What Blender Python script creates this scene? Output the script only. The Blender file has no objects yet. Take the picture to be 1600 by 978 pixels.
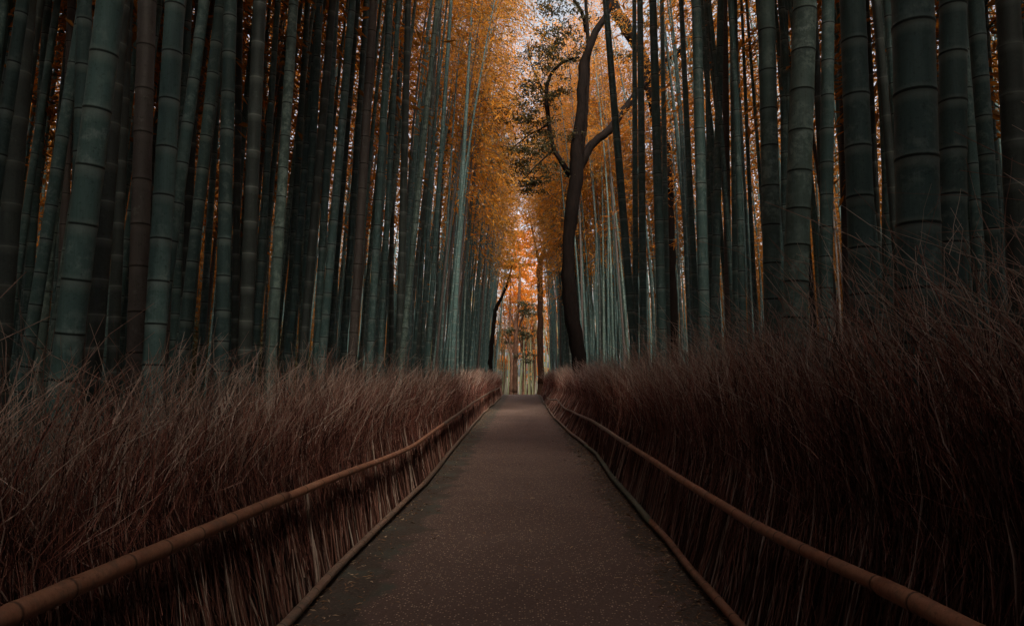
import bpy, math, random
import numpy as np
from mathutils import Vector, Matrix, Euler

random.seed(7)
rng = np.random.default_rng(11)
S = bpy.context.scene
COL = S.collection

# ------------------------------------------------------------------ camera, world, sun, exposure
FPX, PW, PH = 1067.0, 1600.0, 978.0
CAM = np.array([0.0, 0.0, 1.55])
PITCH, YAW = math.atan(96 / FPX), math.atan(16 / FPX)
cd = bpy.data.cameras.new('camera')
cd.sensor_width = 36.0
cd.lens = 36.0 * FPX / PW
cd.clip_start, cd.clip_end = 0.05, 2000.0
cam = bpy.data.objects.new('camera', cd)
COL.objects.link(cam)
cam.location = CAM
cam.rotation_euler = (math.pi / 2 + PITCH, 0, YAW)
S.camera = cam

SUN_ELEV, SUN_AZ = math.radians(48), math.radians(168)      # azimuth clockwise from +Y (ahead), so from behind on the right
w = bpy.data.worlds.new('World')
S.world = w
w.use_nodes = True
nt = w.node_tree
bg = nt.nodes['Background']
sky = nt.nodes.new('ShaderNodeTexSky')
sky.sky_type = 'NISHITA'
sky.sun_disc = False
sky.sun_elevation = SUN_ELEV
sky.sun_rotation = SUN_AZ
sky.air_density, sky.dust_density, sky.ozone_density = 1.0, 4.0, 1.0
hs = nt.nodes.new('ShaderNodeHueSaturation')
hs.inputs['Saturation'].default_value = 0.3
nt.links.new(sky.outputs[0], hs.inputs['Color'])
nt.links.new(hs.outputs[0], bg.inputs['Color'])
bg.inputs['Strength'].default_value = 0.15

sl = bpy.data.lights.new('sun', 'SUN')
sl.energy = 3.1
sl.angle = math.radians(10.0)
sl.color = (1.0, 0.86, 0.68)
sun = bpy.data.objects.new('sun', sl)
COL.objects.link(sun)
sd = Vector((math.sin(SUN_AZ) * math.cos(SUN_ELEV), math.cos(SUN_AZ) * math.cos(SUN_ELEV), math.sin(SUN_ELEV)))
sun.rotation_euler = (-sd).to_track_quat('-Z', 'Y').to_euler()
sun.location = (0, 0, 40)

S.view_settings.view_transform = 'Standard'
S.view_settings.look = 'None'
S.view_settings.gamma = 1.0
S.view_settings.use_curve_mapping = False
S.view_settings.exposure = 0.9
S.render.engine = 'CYCLES'
S.cycles.max_bounces = 6
S.cycles.diffuse_bounces = 4
S.cycles.transmission_bounces = 4
S.cycles.glossy_bounces = 2
S.cycles.use_denoising = True
S.cycles.sample_clamp_indirect = 4.0

# ------------------------------------------------------------------ projection helpers (photo pixels <-> metres)
R3 = np.array(Euler((math.pi / 2 + PITCH, 0, YAW)).to_matrix())
FWD = R3 @ np.array([0, 0, -1.0])

def ray(px, py):
    d = R3 @ np.array([px - PW / 2, -(py - PH / 2), -FPX])
    return d / np.linalg.norm(d)

def at_depth(px, py, depth):
    r = ray(px, py)
    return CAM + r * (depth / r.dot(FWD))

def at_y(px, py, Y):
    r = ray(px, py)
    return CAM + r * (Y / r[1])

def at_z(px, py, z):
    r = ray(px, py)
    return CAM + r * ((z - CAM[2]) / r[2])

def project(P):
    q = (np.atleast_2d(P) - CAM) @ R3
    dep = -q[:, 2]
    k = FPX / np.maximum(dep, 1e-3)
    return PW / 2 + q[:, 0] * k, PH / 2 - q[:, 1] * k, dep

# ------------------------------------------------------------------ mesh helpers
class MB:
    """Collects vertices and faces; build() links them as ONE mesh object."""
    def __init__(self):
        self.v, self.q, self.t, self.n, self.a = [], [], [], 0, {}
    def add(self, verts, quads=None, tris=None, **attrs):
        verts = np.asarray(verts, float).reshape(-1, 3)
        if quads is not None and len(quads): self.q.append(np.asarray(quads, np.int64) + self.n)
        if tris is not None and len(tris): self.t.append(np.asarray(tris, np.int64) + self.n)
        self.v.append(verts)
        for k, x in attrs.items():
            self.a.setdefault(k, []).append(np.asarray(x, float).reshape(-1))
        self.n += len(verts)
    def mesh(self, name, smooth=True):
        me = bpy.data.meshes.new(name)
        V = np.concatenate(self.v) if self.v else np.zeros((0, 3))
        Q = np.concatenate(self.q) if self.q else np.zeros((0, 4), np.int64)
        T = np.concatenate(self.t) if self.t else np.zeros((0, 3), np.int64)
        me.vertices.add(len(V)); me.vertices.foreach_set('co', V.astype(np.float32).ravel())
        loops = np.concatenate([Q.ravel(), T.ravel()]).astype(np.int32)
        me.loops.add(len(loops)); me.loops.foreach_set('vertex_index', loops)
        nf = len(Q) + len(T)
        tot = np.concatenate([np.full(len(Q), 4), np.full(len(T), 3)]).astype(np.int32)
        st = np.concatenate([[0], np.cumsum(tot)[:-1]]).astype(np.int32) if nf else np.zeros(0, np.int32)
        me.polygons.add(nf)
        me.polygons.foreach_set('loop_start', st)
        me.polygons.foreach_set('loop_total', tot)
        me.polygons.foreach_set('use_smooth', np.full(nf, smooth))
        for k, xs in self.a.items():
            x = np.concatenate(xs)
            if len(x) == len(V):
                at = me.attributes.new(k, 'FLOAT', 'POINT')
                at.data.foreach_set('value', x.astype(np.float32))
        me.update(calc_edges=True)
        return me
    def build(self, name, mat, parent=None, smooth=True):
        me = self.mesh(name, smooth)
        me.materials.append(mat)
        return link(name, me, parent)

def link(name, data, parent=None):
    o = bpy.data.objects.new(name, data)
    COL.objects.link(o)
    if parent is not None: o.parent = parent
    return o

def tag(o, label=None, cat=None, group=None, kind=None):
    if label: o['label'] = label
    if cat: o['category'] = cat
    if group: o['group'] = group
    if kind: o['kind'] = kind
    return o

def empty(name, loc=(0, 0, 0)):
    o = link(name, None)
    o.location = loc
    o.empty_display_size = 0.2
    return o

def tubes(P, R, sides, cap=False):
    """P (m,n,3) centre lines, R (m,n) radii -> verts, quads."""
    P = np.asarray(P, float); R = np.asarray(R, float)
    m, n, _ = P.shape
    T = P[:, -1] - P[:, 0]
    T /= np.linalg.norm(T, axis=1, keepdims=True) + 1e-9
    ref = np.where(np.abs(T[:, 2:3]) < 0.9, np.array([[0, 0, 1.0]]), np.array([[1.0, 0, 0]]))
    U = np.cross(T, ref); U /= np.linalg.norm(U, axis=1, keepdims=True) + 1e-9
    W = np.cross(T, U)
    a = np.linspace(0, 2 * np.pi, sides, endpoint=False)
    ring = np.cos(a)[None, :, None] * U[:, None, :] + np.sin(a)[None, :, None] * W[:, None, :]
    V = P[:, :, None, :] + R[:, :, None, None] * ring[:, None, :, :]
    base = (np.arange(m) * n * sides)[:, None, None]
    i = np.arange(n - 1)[None, :, None] * sides
    j = np.arange(sides)[None, None, :]
    j2 = (j + 1) % sides
    q = np.stack([base + i + j2, base + i + j, base + i + sides + j, base + i + sides + j2], -1)
    return V.reshape(-1, 3), q.reshape(-1, 4)

def tube_along(mb, pts, rad, sides=10, **attrs):
    """One tube with frames that follow the line (for strongly bent limbs), closed at both ends."""
    P = np.asarray(pts, float); r = np.asarray(rad, float)
    n = len(P)
    T = np.gradient(P, axis=0)
    T /= np.linalg.norm(T, axis=1, keepdims=True) + 1e-9
    U = np.zeros_like(P)
    ref = np.array([0, 0, 1.0]) if abs(T[0, 2]) < 0.9 else np.array([1.0, 0, 0])
    u = np.cross(T[0], ref); u /= np.linalg.norm(u)
    for k in range(n):
        u = u - T[k] * u.dot(T[k]); u /= np.linalg.norm(u) + 1e-9
        U[k] = u
    W = np.cross(T, U)
    a = np.linspace(0, 2 * np.pi, sides, endpoint=False)
    V = P[:, None, :] + r[:, None, None] * (np.cos(a)[None, :, None] * U[:, None, :] + np.sin(a)[None, :, None] * W[:, None, :])
    i = np.arange(n - 1)[:, None] * sides
    j = np.arange(sides)[None, :]; j2 = (j + 1) % sides
    q = np.stack([i + j2, i + j, i + sides + j, i + sides + j2], -1).reshape(-1, 4)
    tips = np.stack([P[0], P[-1]])
    b = n * sides
    jj = np.arange(sides); jj2 = (jj + 1) % sides
    t = np.concatenate([np.stack([np.full(sides, b), jj, jj2], -1),
                        np.stack([np.full(sides, b + 1), (n - 1) * sides + jj2, (n - 1) * sides + jj], -1)])
    at = {k: np.concatenate([np.repeat(np.asarray(x, float), sides), [x[0], x[-1]]]) for k, x in attrs.items()}
    mb.add(np.concatenate([V.reshape(-1, 3), tips]), q, t, **at)

def smooth_line(pts, n):
    """Catmull-Rom through pts (k,d) resampled to n points."""
    P = np.asarray(pts, float)
    E = np.concatenate([[2 * P[0] - P[1]], P, [2 * P[-1] - P[-2]]])
    s = np.linspace(0, len(P) - 1 - 1e-6, n)
    i = s.astype(int); t = (s - i)[:, None]
    a, b, c, d = E[i], E[i + 1], E[i + 2], E[i + 3]
    return 0.5 * (2 * b + (c - a) * t + (2 * a - 5 * b + 4 * c - d) * t ** 2 + (3 * b - 3 * c + d - a) * t ** 3)

def leaves(base, dirs, normals, length, width):
    """Folded diamond leaves, one small island each: verts, quads."""
    d = dirs / (np.linalg.norm(dirs, axis=1, keepdims=True) + 1e-9)
    s = np.cross(d, normals); s /= np.linalg.norm(s, axis=1, keepdims=True) + 1e-9
    nn = np.cross(s, d)
    L = length[:, None]; W = width[:, None]
    v0 = base
    v1 = base + d * L * 0.4 + s * W * 0.5 + nn * W * 0.12
    v2 = base + d * L - nn * L * 0.12
    v3 = base + d * L * 0.4 - s * W * 0.5 + nn * W * 0.12
    V = np.stack([v0, v1, v2, v3], 1).reshape(-1, 3)
    q = np.arange(len(base) * 4).reshape(-1, 4)
    return V, q

# ------------------------------------------------------------------ materials
def new_mat(name):
    m = bpy.data.materials.new(name)
    m.use_nodes = True
    n = m.node_tree
    return m, n, n.nodes['Principled BSDF'], n.nodes['Material Output']

def N(n, typ, **kw):
    x = n.nodes.new(typ)
    for k, v in kw.items():
        if k in x.inputs: x.inputs[k].default_value = v
        else: setattr(x, k, v)
    return x

def mixrgb(n, fac, a, b, mode='MIX'):
    x = n.nodes.new('ShaderNodeMix'); x.data_type = 'RGBA'; x.blend_type = mode
    for sock, val in ((x.inputs[0], fac), (x.inputs[6], a), (x.inputs[7], b)):
        if hasattr(val, 'is_linked'): n.links.new(val, sock)
        else: sock.default_value = val if not isinstance(val, tuple) or len(val) == 4 else (*val, 1)
    return x.outputs[2]

def mathn(n, op, a, b=0.0):
    x = n.nodes.new('ShaderNodeMath'); x.operation = op
    for s, v in ((x.inputs[0], a), (x.inputs[1], b)):
        if hasattr(v, 'is_linked'): n.links.new(v, s)
        else: s.default_value = v
    return x.outputs[0]

def ramp(n, fac, stops):
    x = n.nodes.new('ShaderNodeValToRGB')
    e = x.color_ramp.elements
    while len(e) < len(stops): e.new(0.5)
    for k, (p, c) in enumerate(stops):
        e[k].position = p; e[k].color = c if len(c) == 4 else (*c, 1)
    n.links.new(fac, x.inputs[0])
    return x.outputs[0]

def noise(n, vec, scale, detail=4, rough=0.55):
    x = N(n, 'ShaderNodeTexNoise', Scale=scale, Detail=detail, Roughness=rough)
    if vec is not None: n.links.new(vec, x.inputs['Vector'])
    return x.outputs['Fac']

def bump(n, b, height, strength, dist):
    x = N(n, 'ShaderNodeBump', Strength=strength, Distance=dist)
    n.links.new(height, x.inputs['Height'])
    n.links.new(x.outputs[0], b.inputs['Normal'])

def bamboo_mat(name, base, alt, patch, patch_lo, patch_hi, groove_col, bloom_col, bloom_amt):
    m, n, b, o = new_mat(name)
    tc = n.nodes.new('ShaderNodeTexCoord')
    oi = n.nodes.new('ShaderNodeObjectInfo')
    off = n.nodes.new('ShaderNodeVectorMath'); off.operation = 'MULTIPLY_ADD'
    n.links.new(oi.outputs['Random'], off.inputs[0]); off.inputs[1].default_value = (37, 91, 53)
    n.links.new(tc.outputs['Object'], off.inputs[2])
    mp = n.nodes.new('ShaderNodeMapping'); mp.inputs['Scale'].default_value = (1, 1, 0.25)
    n.links.new(off.outputs[0], mp.inputs['Vector'])
    big = noise(n, mp.outputs[0], 5.0, 3)
    c = mixrgb(n, ramp(n, big, [(0.3, (0, 0, 0)), (0.7, (1, 1, 1))]), base, alt)
    # lichen and powder patches
    pn = noise(n, off.outputs[0], 16.0, 7, 0.68)
    big2 = noise(n, off.outputs[0], 2.2, 2)
    pf = mathn(n, 'MULTIPLY', ramp(n, pn, [(patch_lo, (0, 0, 0)), (patch_hi, (1, 1, 1))]), ramp(n, big2, [(0.38, (0, 0, 0)), (0.58, (1, 1, 1))]))
    c = mixrgb(n, pf, c, patch)
    # dark specks
    sp = noise(n, off.outputs[0], 48.0, 3, 0.7)
    c = mixrgb(n, mathn(n, 'MULTIPLY', ramp(n, sp, [(0.56, (0, 0, 0)), (0.7, (1, 1, 1))]), 0.6), c, tuple(0.42 * x for x in base))
    # fine lengthwise fibre
    mf = n.nodes.new('ShaderNodeMapping'); mf.inputs['Scale'].default_value = (1, 1, 0.015)
    n.links.new(off.outputs[0], mf.inputs['Vector'])
    fb = noise(n, mf.outputs[0], 140.0, 2)
    c = mixrgb(n, 0.22, c, ramp(n, fb, [(0.3, (0.25, 0.25, 0.25)), (0.7, (1.2, 1.2, 1.2))]), 'MULTIPLY')
    # each culm its own tint
    val = mathn(n, 'MULTIPLY_ADD', oi.outputs['Random'], 0.55)
    val.node.inputs[2].default_value = 0.70
    c = mixrgb(n, 1.0, c, val, 'MULTIPLY')
    at = n.nodes.new('ShaderNodeAttribute'); at.attribute_name = 'bloom'
    c = mixrgb(n, mathn(n, 'MULTIPLY', at.outputs['Fac'], bloom_amt), c, bloom_col)
    ag = n.nodes.new('ShaderNodeAttribute'); ag.attribute_name = 'groove'
    c = mixrgb(n, ag.outputs['Fac'], c, groove_col)
    n.links.new(c, b.inputs['Base Color'])
    rr = ramp(n, pn, [(0.3, (0.42,) * 3), (0.7, (0.72,) * 3)])
    n.links.new(rr, b.inputs['Roughness'])
    b.inputs['Specular IOR Level'].default_value = 0.25
    bump(n, b, mathn(n, 'ADD', fb, pn), 0.12, 0.004)
    return m

M = {}
M['teal'] = bamboo_mat('bamboo_teal', (0.058, 0.112, 0.112), (0.078, 0.140, 0.134), (0.165, 0.235, 0.228), 0.48, 0.64, (0.012, 0.018, 0.018), (0.27, 0.33, 0.31), 0.55)
M['pale'] = bamboo_mat('bamboo_mottled', (0.085, 0.145, 0.132), (0.13, 0.19, 0.17), (0.28, 0.38, 0.34), 0.44, 0.60, (0.012, 0.016, 0.014), (0.24, 0.30, 0.28), 0.3)
M['dark'] = bamboo_mat('bamboo_old_dark', (0.046, 0.060, 0.057), (0.064, 0.080, 0.075), (0.11, 0.14, 0.12), 0.55, 0.72, (0.19, 0.22, 0.205), (0.20, 0.23, 0.215), 0.45)
M['brown'] = bamboo_mat('bamboo_dry_brown', (0.098, 0.083, 0.077), (0.128, 0.112, 0.104), (0.20, 0.20, 0.18), 0.55, 0.7, (0.02, 0.015, 0.012), (0.2, 0.18, 0.16), 0.3)
M['sun_tint'] = bamboo_mat('bamboo_sun_tint', (0.13, 0.165, 0.105), (0.20, 0.20, 0.10), (0.27, 0.25, 0.14), 0.5, 0.66, (0.05, 0.06, 0.05), (0.3, 0.33, 0.28), 0.4)  # far stalks in sun: their brightness is put into the colour
M['rail'] = bamboo_mat('rail_bamboo', (0.27, 0.115, 0.068), (0.36, 0.18, 0.11), (0.15, 0.115, 0.09), 0.5, 0.7, (0.05, 0.028, 0.02), (0.34, 0.22, 0.15), 0.25)
M['rail_grey'] = bamboo_mat('rail_bamboo_weathered', (0.17, 0.105, 0.075), (0.23, 0.15, 0.11), (0.10, 0.10, 0.085), 0.45, 0.65, (0.04, 0.03, 0.022), (0.3, 0.22, 0.17), 0.25)
M['rail_green'] = bamboo_mat('rail_bamboo_mossy', (0.075, 0.09, 0.065), (0.11, 0.12, 0.085), (0.15, 0.12, 0.085), 0.5, 0.7, (0.03, 0.03, 0.022), (0.18, 0.18, 0.14), 0.2)

def leaf_mat(name, stops, trans=0.55, warm=1.0):
    m, n, b, o = new_mat(name)
    g = n.nodes.new('ShaderNodeNewGeometry')
    oi = n.nodes.new('ShaderNodeObjectInfo')
    r = mathn(n, 'MULTIPLY_ADD', oi.outputs['Random'], 0.52)
    x = r.node; n.links.new(mathn(n, 'MULTIPLY', g.outputs['Random Per Island'], 0.48), x.inputs[2])
    c = ramp(n, r, stops)
    n.links.new(c, b.inputs['Base Color'])
    b.inputs['Roughness'].default_value = 0.6
    b.inputs['Specular IOR Level'].default_value = 0.2
    tr = n.nodes.new('ShaderNodeBsdfTranslucent')
    n.links.new(mixrgb(n, 1.0, c, (1.15 * warm, 1.05, 0.85), 'MULTIPLY'), tr.inputs['Color'])
    mx = n.nodes.new('ShaderNodeMixShader'); mx.inputs[0].default_value = trans
    n.links.new(b.outputs[0], mx.inputs[1]); n.links.new(tr.outputs[0], mx.inputs[2])
    n.links.new(mx.outputs[0], o.inputs['Surface'])
    return m

M['gold'] = leaf_mat('bamboo_leaf_gold', [(0.0, (0.13, 0.085, 0.028)), (0.2, (0.30, 0.18, 0.045)), (0.45, (0.66, 0.34, 0.055)), (0.75, (0.84, 0.37, 0.045)), (0.92, (0.84, 0.45, 0.10)), (1.0, (0.74, 0.55, 0.28))])
M['rust_dim'] = leaf_mat('outer_leaf_rust_dimmed', [(0.0, (0.11, 0.06, 0.018)), (0.4, (0.32, 0.15, 0.03)), (0.75, (0.60, 0.24, 0.034)), (1.0, (0.68, 0.31, 0.06))], 0.6)  # dry rust leaf, darker than gold: dimness of the sides put into the colour
M['orange'] = leaf_mat('autumn_leaf_orange', [(0.0, (0.42, 0.17, 0.025)), (0.4, (0.68, 0.27, 0.035)), (0.8, (0.78, 0.31, 0.04)), (1.0, (0.72, 0.42, 0.12))], 0.6)
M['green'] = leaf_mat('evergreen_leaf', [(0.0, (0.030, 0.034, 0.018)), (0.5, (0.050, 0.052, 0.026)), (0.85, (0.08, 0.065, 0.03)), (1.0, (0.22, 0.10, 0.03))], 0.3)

def twig_mat(name, stops):
    m, n, b, o = new_mat(name)
    g = n.nodes.new('ShaderNodeNewGeometry')
    tc = n.nodes.new('ShaderNodeTexCoord')
    c = ramp(n, g.outputs['Random Per Island'], stops)
    nz = noise(n, tc.outputs['Object'], 9.0, 5)
    c = mixrgb(n, 0.6, c, ramp(n, nz, [(0.25, (0.45, 0.45, 0.45)), (0.75, (1.25, 1.25, 1.25))]), 'MULTIPLY')
    n.links.new(c, b.inputs['Base Color'])
    b.inputs['Roughness'].default_value = 0.75
    b.inputs['Specular IOR Level'].default_value = 0.2
    return m

M['twig'] = twig_mat('brush_twig', [(0.0, (0.03, 0.012, 0.010)), (0.35, (0.11, 0.040, 0.032)), (0.65, (0.27, 0.098, 0.074)), (0.9, (0.44, 0.21, 0.16)), (1.0, (0.56, 0.42, 0.36))])
M['brightened'] = twig_mat('brightened_twig', [(0.0, (0.20, 0.105, 0.085)), (0.5, (0.38, 0.24, 0.19)), (1.0, (0.60, 0.50, 0.43))])  # stray twigs: the light catching them is put into a paler colour
M['stem'] = twig_mat('brush_stem', [(0.0, (0.035, 0.016, 0.013)), (0.35, (0.12, 0.052, 0.040)), (0.75, (0.25, 0.12, 0.09)), (1.0, (0.46, 0.36, 0.30))])
M['litter'] = twig_mat('leaf_litter', [(0.0, (0.07, 0.04, 0.025)), (0.4, (0.20, 0.11, 0.06)), (0.75, (0.36, 0.22, 0.12)), (1.0, (0.55, 0.45, 0.32))])

def backing_mat():  # near-black brown, stands for the shade between the twigs
    m, n, b, o = new_mat('brush_dark_backing')
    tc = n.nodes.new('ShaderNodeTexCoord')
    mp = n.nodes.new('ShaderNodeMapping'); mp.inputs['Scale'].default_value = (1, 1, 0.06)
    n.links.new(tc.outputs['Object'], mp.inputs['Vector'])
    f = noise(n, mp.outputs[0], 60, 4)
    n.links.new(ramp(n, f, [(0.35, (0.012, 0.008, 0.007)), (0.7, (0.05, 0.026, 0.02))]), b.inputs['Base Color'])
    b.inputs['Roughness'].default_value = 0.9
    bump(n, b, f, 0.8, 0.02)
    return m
M['backing'] = backing_mat()

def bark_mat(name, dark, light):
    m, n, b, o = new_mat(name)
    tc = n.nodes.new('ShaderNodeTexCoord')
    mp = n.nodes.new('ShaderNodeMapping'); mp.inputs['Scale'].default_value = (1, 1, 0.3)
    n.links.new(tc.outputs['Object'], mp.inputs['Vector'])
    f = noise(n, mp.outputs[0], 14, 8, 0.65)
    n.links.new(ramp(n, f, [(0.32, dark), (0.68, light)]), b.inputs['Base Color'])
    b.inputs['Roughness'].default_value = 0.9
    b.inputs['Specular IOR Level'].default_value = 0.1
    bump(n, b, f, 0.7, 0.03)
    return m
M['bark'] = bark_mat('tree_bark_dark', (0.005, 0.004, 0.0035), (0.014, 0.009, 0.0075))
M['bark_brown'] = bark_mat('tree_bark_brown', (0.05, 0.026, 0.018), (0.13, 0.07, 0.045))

def asphalt_mat():
    m, n, b, o = new_mat('path_asphalt')
    tc = n.nodes.new('ShaderNodeTexCoord')
    P = tc.outputs['Object']
    large = noise(n, P, 0.7, 5, 0.6)
    c = mixrgb(n, ramp(n, large, [(0.3, (0, 0, 0)), (0.7, (1, 1, 1))]), (0.102, 0.067, 0.058), (0.138, 0.093, 0.080))
    fine = noise(n, P, 120, 3, 0.7)
    c = mixrgb(n, 0.75, c, ramp(n, fine, [(0.3, (0.45, 0.45, 0.45)), (0.7, (1.45, 1.45, 1.45))]), 'MULTIPLY')
    vo = N(n, 'ShaderNodeTexVoronoi', Scale=58.0); n.links.new(P, vo.inputs['Vector'])
    sel = ramp(n, n_sep(n, vo.outputs['Color']), [(0.74, (0, 0, 0)), (0.78, (1, 1, 1))])
    spot = ramp(n, vo.outputs['Distance'], [(0.28, (1, 1, 1)), (0.42, (0, 0, 0))])
    stone = mixrgb(n, n_sep(n, vo.outputs['Color'], 1), (0.30, 0.19, 0.12), (0.60, 0.47, 0.36))
    c = mixrgb(n, mathn(n, 'MULTIPLY', sel, spot), c, stone)
    # damp, mossy verge beside the rails: its own ragged outline
    sx = n.nodes.new('ShaderNodeSeparateXYZ'); n.links.new(P, sx.inputs[0])
    ragged = mathn(n, 'MULTIPLY', mathn(n, 'SUBTRACT', noise(n, P, 2.2, 6, 0.65), 0.5), 1.1)
    edge_l = mathn(n, 'ADD', mathn(n, 'MULTIPLY', sx.outputs['X'], -1.0), mathn(n, 'ADD', ragged, -0.06))
    edge_r = mathn(n, 'ADD', sx.outputs['X'], mathn(n, 'ADD', ragged, -0.08))
    dl = ramp(n, edge_l, [(0.90, (0, 0, 0)), (1.0, (1, 1, 1))])
    dr = ramp(n, edge_r, [(0.97, (0, 0, 0)), (1.0, (1, 1, 1))])
    dirt = mixrgb(n, ramp(n, noise(n, P, 30, 6, 0.7), [(0.35, (0, 0, 0)), (0.7, (1, 1, 1))]), (0.040, 0.032, 0.027), (0.090, 0.075, 0.060))
    moss = mixrgb(n, ramp(n, noise(n, P, 1.6, 3), [(0.5, (0, 0, 0)), (0.6, (1, 1, 1))]), dirt, (0.065, 0.075, 0.062))
    c = mixrgb(n, mathn(n, 'MULTIPLY', dl, 0.85), c, moss)
    c = mixrgb(n, mathn(n, 'MULTIPLY', dr, 0.8), c, dirt)
    n.links.new(c, b.inputs['Base Color'])
    b.inputs['Roughness'].default_value = 0.85
    b.inputs['Specular IOR Level'].default_value = 0.25
    bump(n, b, mathn(n, 'ADD', fine, mathn(n, 'MULTIPLY', vo.outputs['Distance'], -0.6)), 0.5, 0.006)
    return m
def n_sep(n, colour, k=0):
    x = n.nodes.new('ShaderNodeSeparateColor'); n.links.new(colour, x.inputs[0]); return x.outputs[k]
M['asphalt'] = asphalt_mat()

def ground_mat():
    m, n, b, o = new_mat('forest_floor')
    tc = n.nodes.new('ShaderNodeTexCoord'); P = tc.outputs['Object']
    f = noise(n, P, 3, 8, 0.7); g = noise(n, P, 40, 4, 0.7)
    c = mixrgb(n, ramp(n, f, [(0.3, (0, 0, 0)), (0.7, (1, 1, 1))]), (0.045, 0.032, 0.022), (0.12, 0.085, 0.05))
    c = mixrgb(n, 0.7, c, ramp(n, g, [(0.3, (0.4,) * 3), (0.7, (1.4,) * 3)]), 'MULTIPLY')
    n.links.new(c, b.inputs['Base Color']); b.inputs['Roughness'].default_value = 0.95
    bump(n, b, mathn(n, 'ADD', f, g), 0.6, 0.03)
    return m
M['floor'] = ground_mat()

# ------------------------------------------------------------------ ground and path
CREST = 53.0
def ground_z(Y):
    t = np.clip((np.asarray(Y, float) - CREST) / 16.0, 0, 1)
    return -1.5 * t * t * (3 - 2 * t)

def sheet(name, xs, ys, dz, mat):
    X, Y = np.meshgrid(xs, ys)
    V = np.stack([X, Y, ground_z(Y) + dz], -1).reshape(-1, 3)
    nx, ny = len(xs), len(ys)
    i, j = np.meshgrid(np.arange(ny - 1), np.arange(nx - 1), indexing='ij')
    a = (i * nx + j).reshape(-1)
    mb = MB(); mb.add(V, np.stack([a, a + 1, a + nx + 1, a + nx], -1))
    return mb.build(name, mat)

ys = np.concatenate([[-300, -60, -20], np.linspace(-10, 50, 31), np.linspace(51, 75, 30), [90, 130, 200, 400, 900]])
g = sheet('ground', np.array([-500, -120, -40, -15, -5, 0, 5, 15, 40, 120, 500.]), ys, 0.0, M['floor']); tag(g, kind='structure')
p = sheet('path', np.linspace(-1.62, 1.55, 9), np.concatenate([[-14], np.linspace(-10, 50, 31), np.linspace(51, 75, 30)]), 0.004, M['asphalt']); tag(p, kind='structure')

# leaf litter along both verges
def litter():
    n = 8500
    side = rng.random(n) < 0.34
    Y = 0.6 + 30 * rng.random(n) ** 1.7
    off = np.abs(rng.normal(0, 0.16, n))
    X = np.where(side, -1.48 + off * 1.25, 1.36 - off * 1.25)
    far = rng.random(n) < 0.045
    X = np.where(far, rng.uniform(-1.2, 1.1, n), X)
    B = np.stack([X, Y, 0.008 + 0.012 * rng.random(n)], -1)
    a = rng.uniform(0, 2 * np.pi, n)
    D = np.stack([np.cos(a), np.sin(a), rng.normal(0.02, 0.12, n)], -1)
    NN = np.stack([rng.normal(0, .25, n), rng.normal(0, .25, n), np.ones(n)], -1)
    V, q = leaves(B, D, NN, rng.uniform(0.018, 0.075, n), rng.uniform(0.006, 0.017, n))
    V[:, 2] = np.maximum(V[:, 2], 0.0065)
    mb = MB(); mb.add(V, q)
    tag(mb.build('leaf_litter', M['litter'], smooth=False), kind='stuff')
litter()

# ------------------------------------------------------------------ bamboo
def ring_rows(H, D, h0, internode_scale):
    """Heights, radius factors, groove, bloom of all the rings of one culm from h0 up to H."""
    hs_, rf, gr, bl = [h0], [1.12], [0.0], [0.0]
    z = h0 + 0.10
    wn = 0.006 + 0.02 * D
    while z < H - 0.3:
        for dz, f, g_, b_ in ((-0.075, .985, 0, 0), (-0.028, .992, 0, .7), (-wn, 1.01, 0, 1), (-wn * .5, 1.035, .9, .5), (wn * .1, 1.0, 1, 0), (wn * .55, 1.04, .6, .3), (wn * 1.1, 1.03, 0, .35), (0.035, .99, 0, 0)):
            hs_.append(z + dz); rf.append(f); gr.append(g_); bl.append(b_)
        hh = z - h0
        z += (0.17 + 0.14 * min(hh / 2.2, 1) + 0.10 * min(max(hh - 2.2, 0) / 4, 1)) * internode_scale * random.uniform(0.93, 1.07)
    hs_.append(H); rf.append(0.3); gr.append(0); bl.append(0)
    return np.array(hs_), np.array(rf), np.array(gr), np.array(bl)

class Culm:
    pass

def culm_line(c, h):
    """Centre of culm c at height h above its foot."""
    h = np.asarray(h, float)
    t = np.maximum(h - c.hb, 0)
    lean = np.stack([c.kx * h + c.cx * t * t, c.ky * h + c.cy * t * t, h], -1)
    wob = c.wob * np.sin(h * 0.55 + c.ph)[..., None] * np.array([1, .4, 0]) - c.wob * math.sin(c.ph) * np.array([1, .4, 0])
    return lean + wob

def culm_radius(c, h):
    return c.D / 2 * (1 - 0.88 * (np.clip(h / c.H, 0, 1) ** 1.3)) if not c.hero else c.D / 2 * np.where(h < 5, 1.0 - 0.012 * (h - 2.5), 0.97 * (1 - 0.85 * np.clip((h - 5) / (c.H - 5), 0, 1) ** 1.2))

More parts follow.
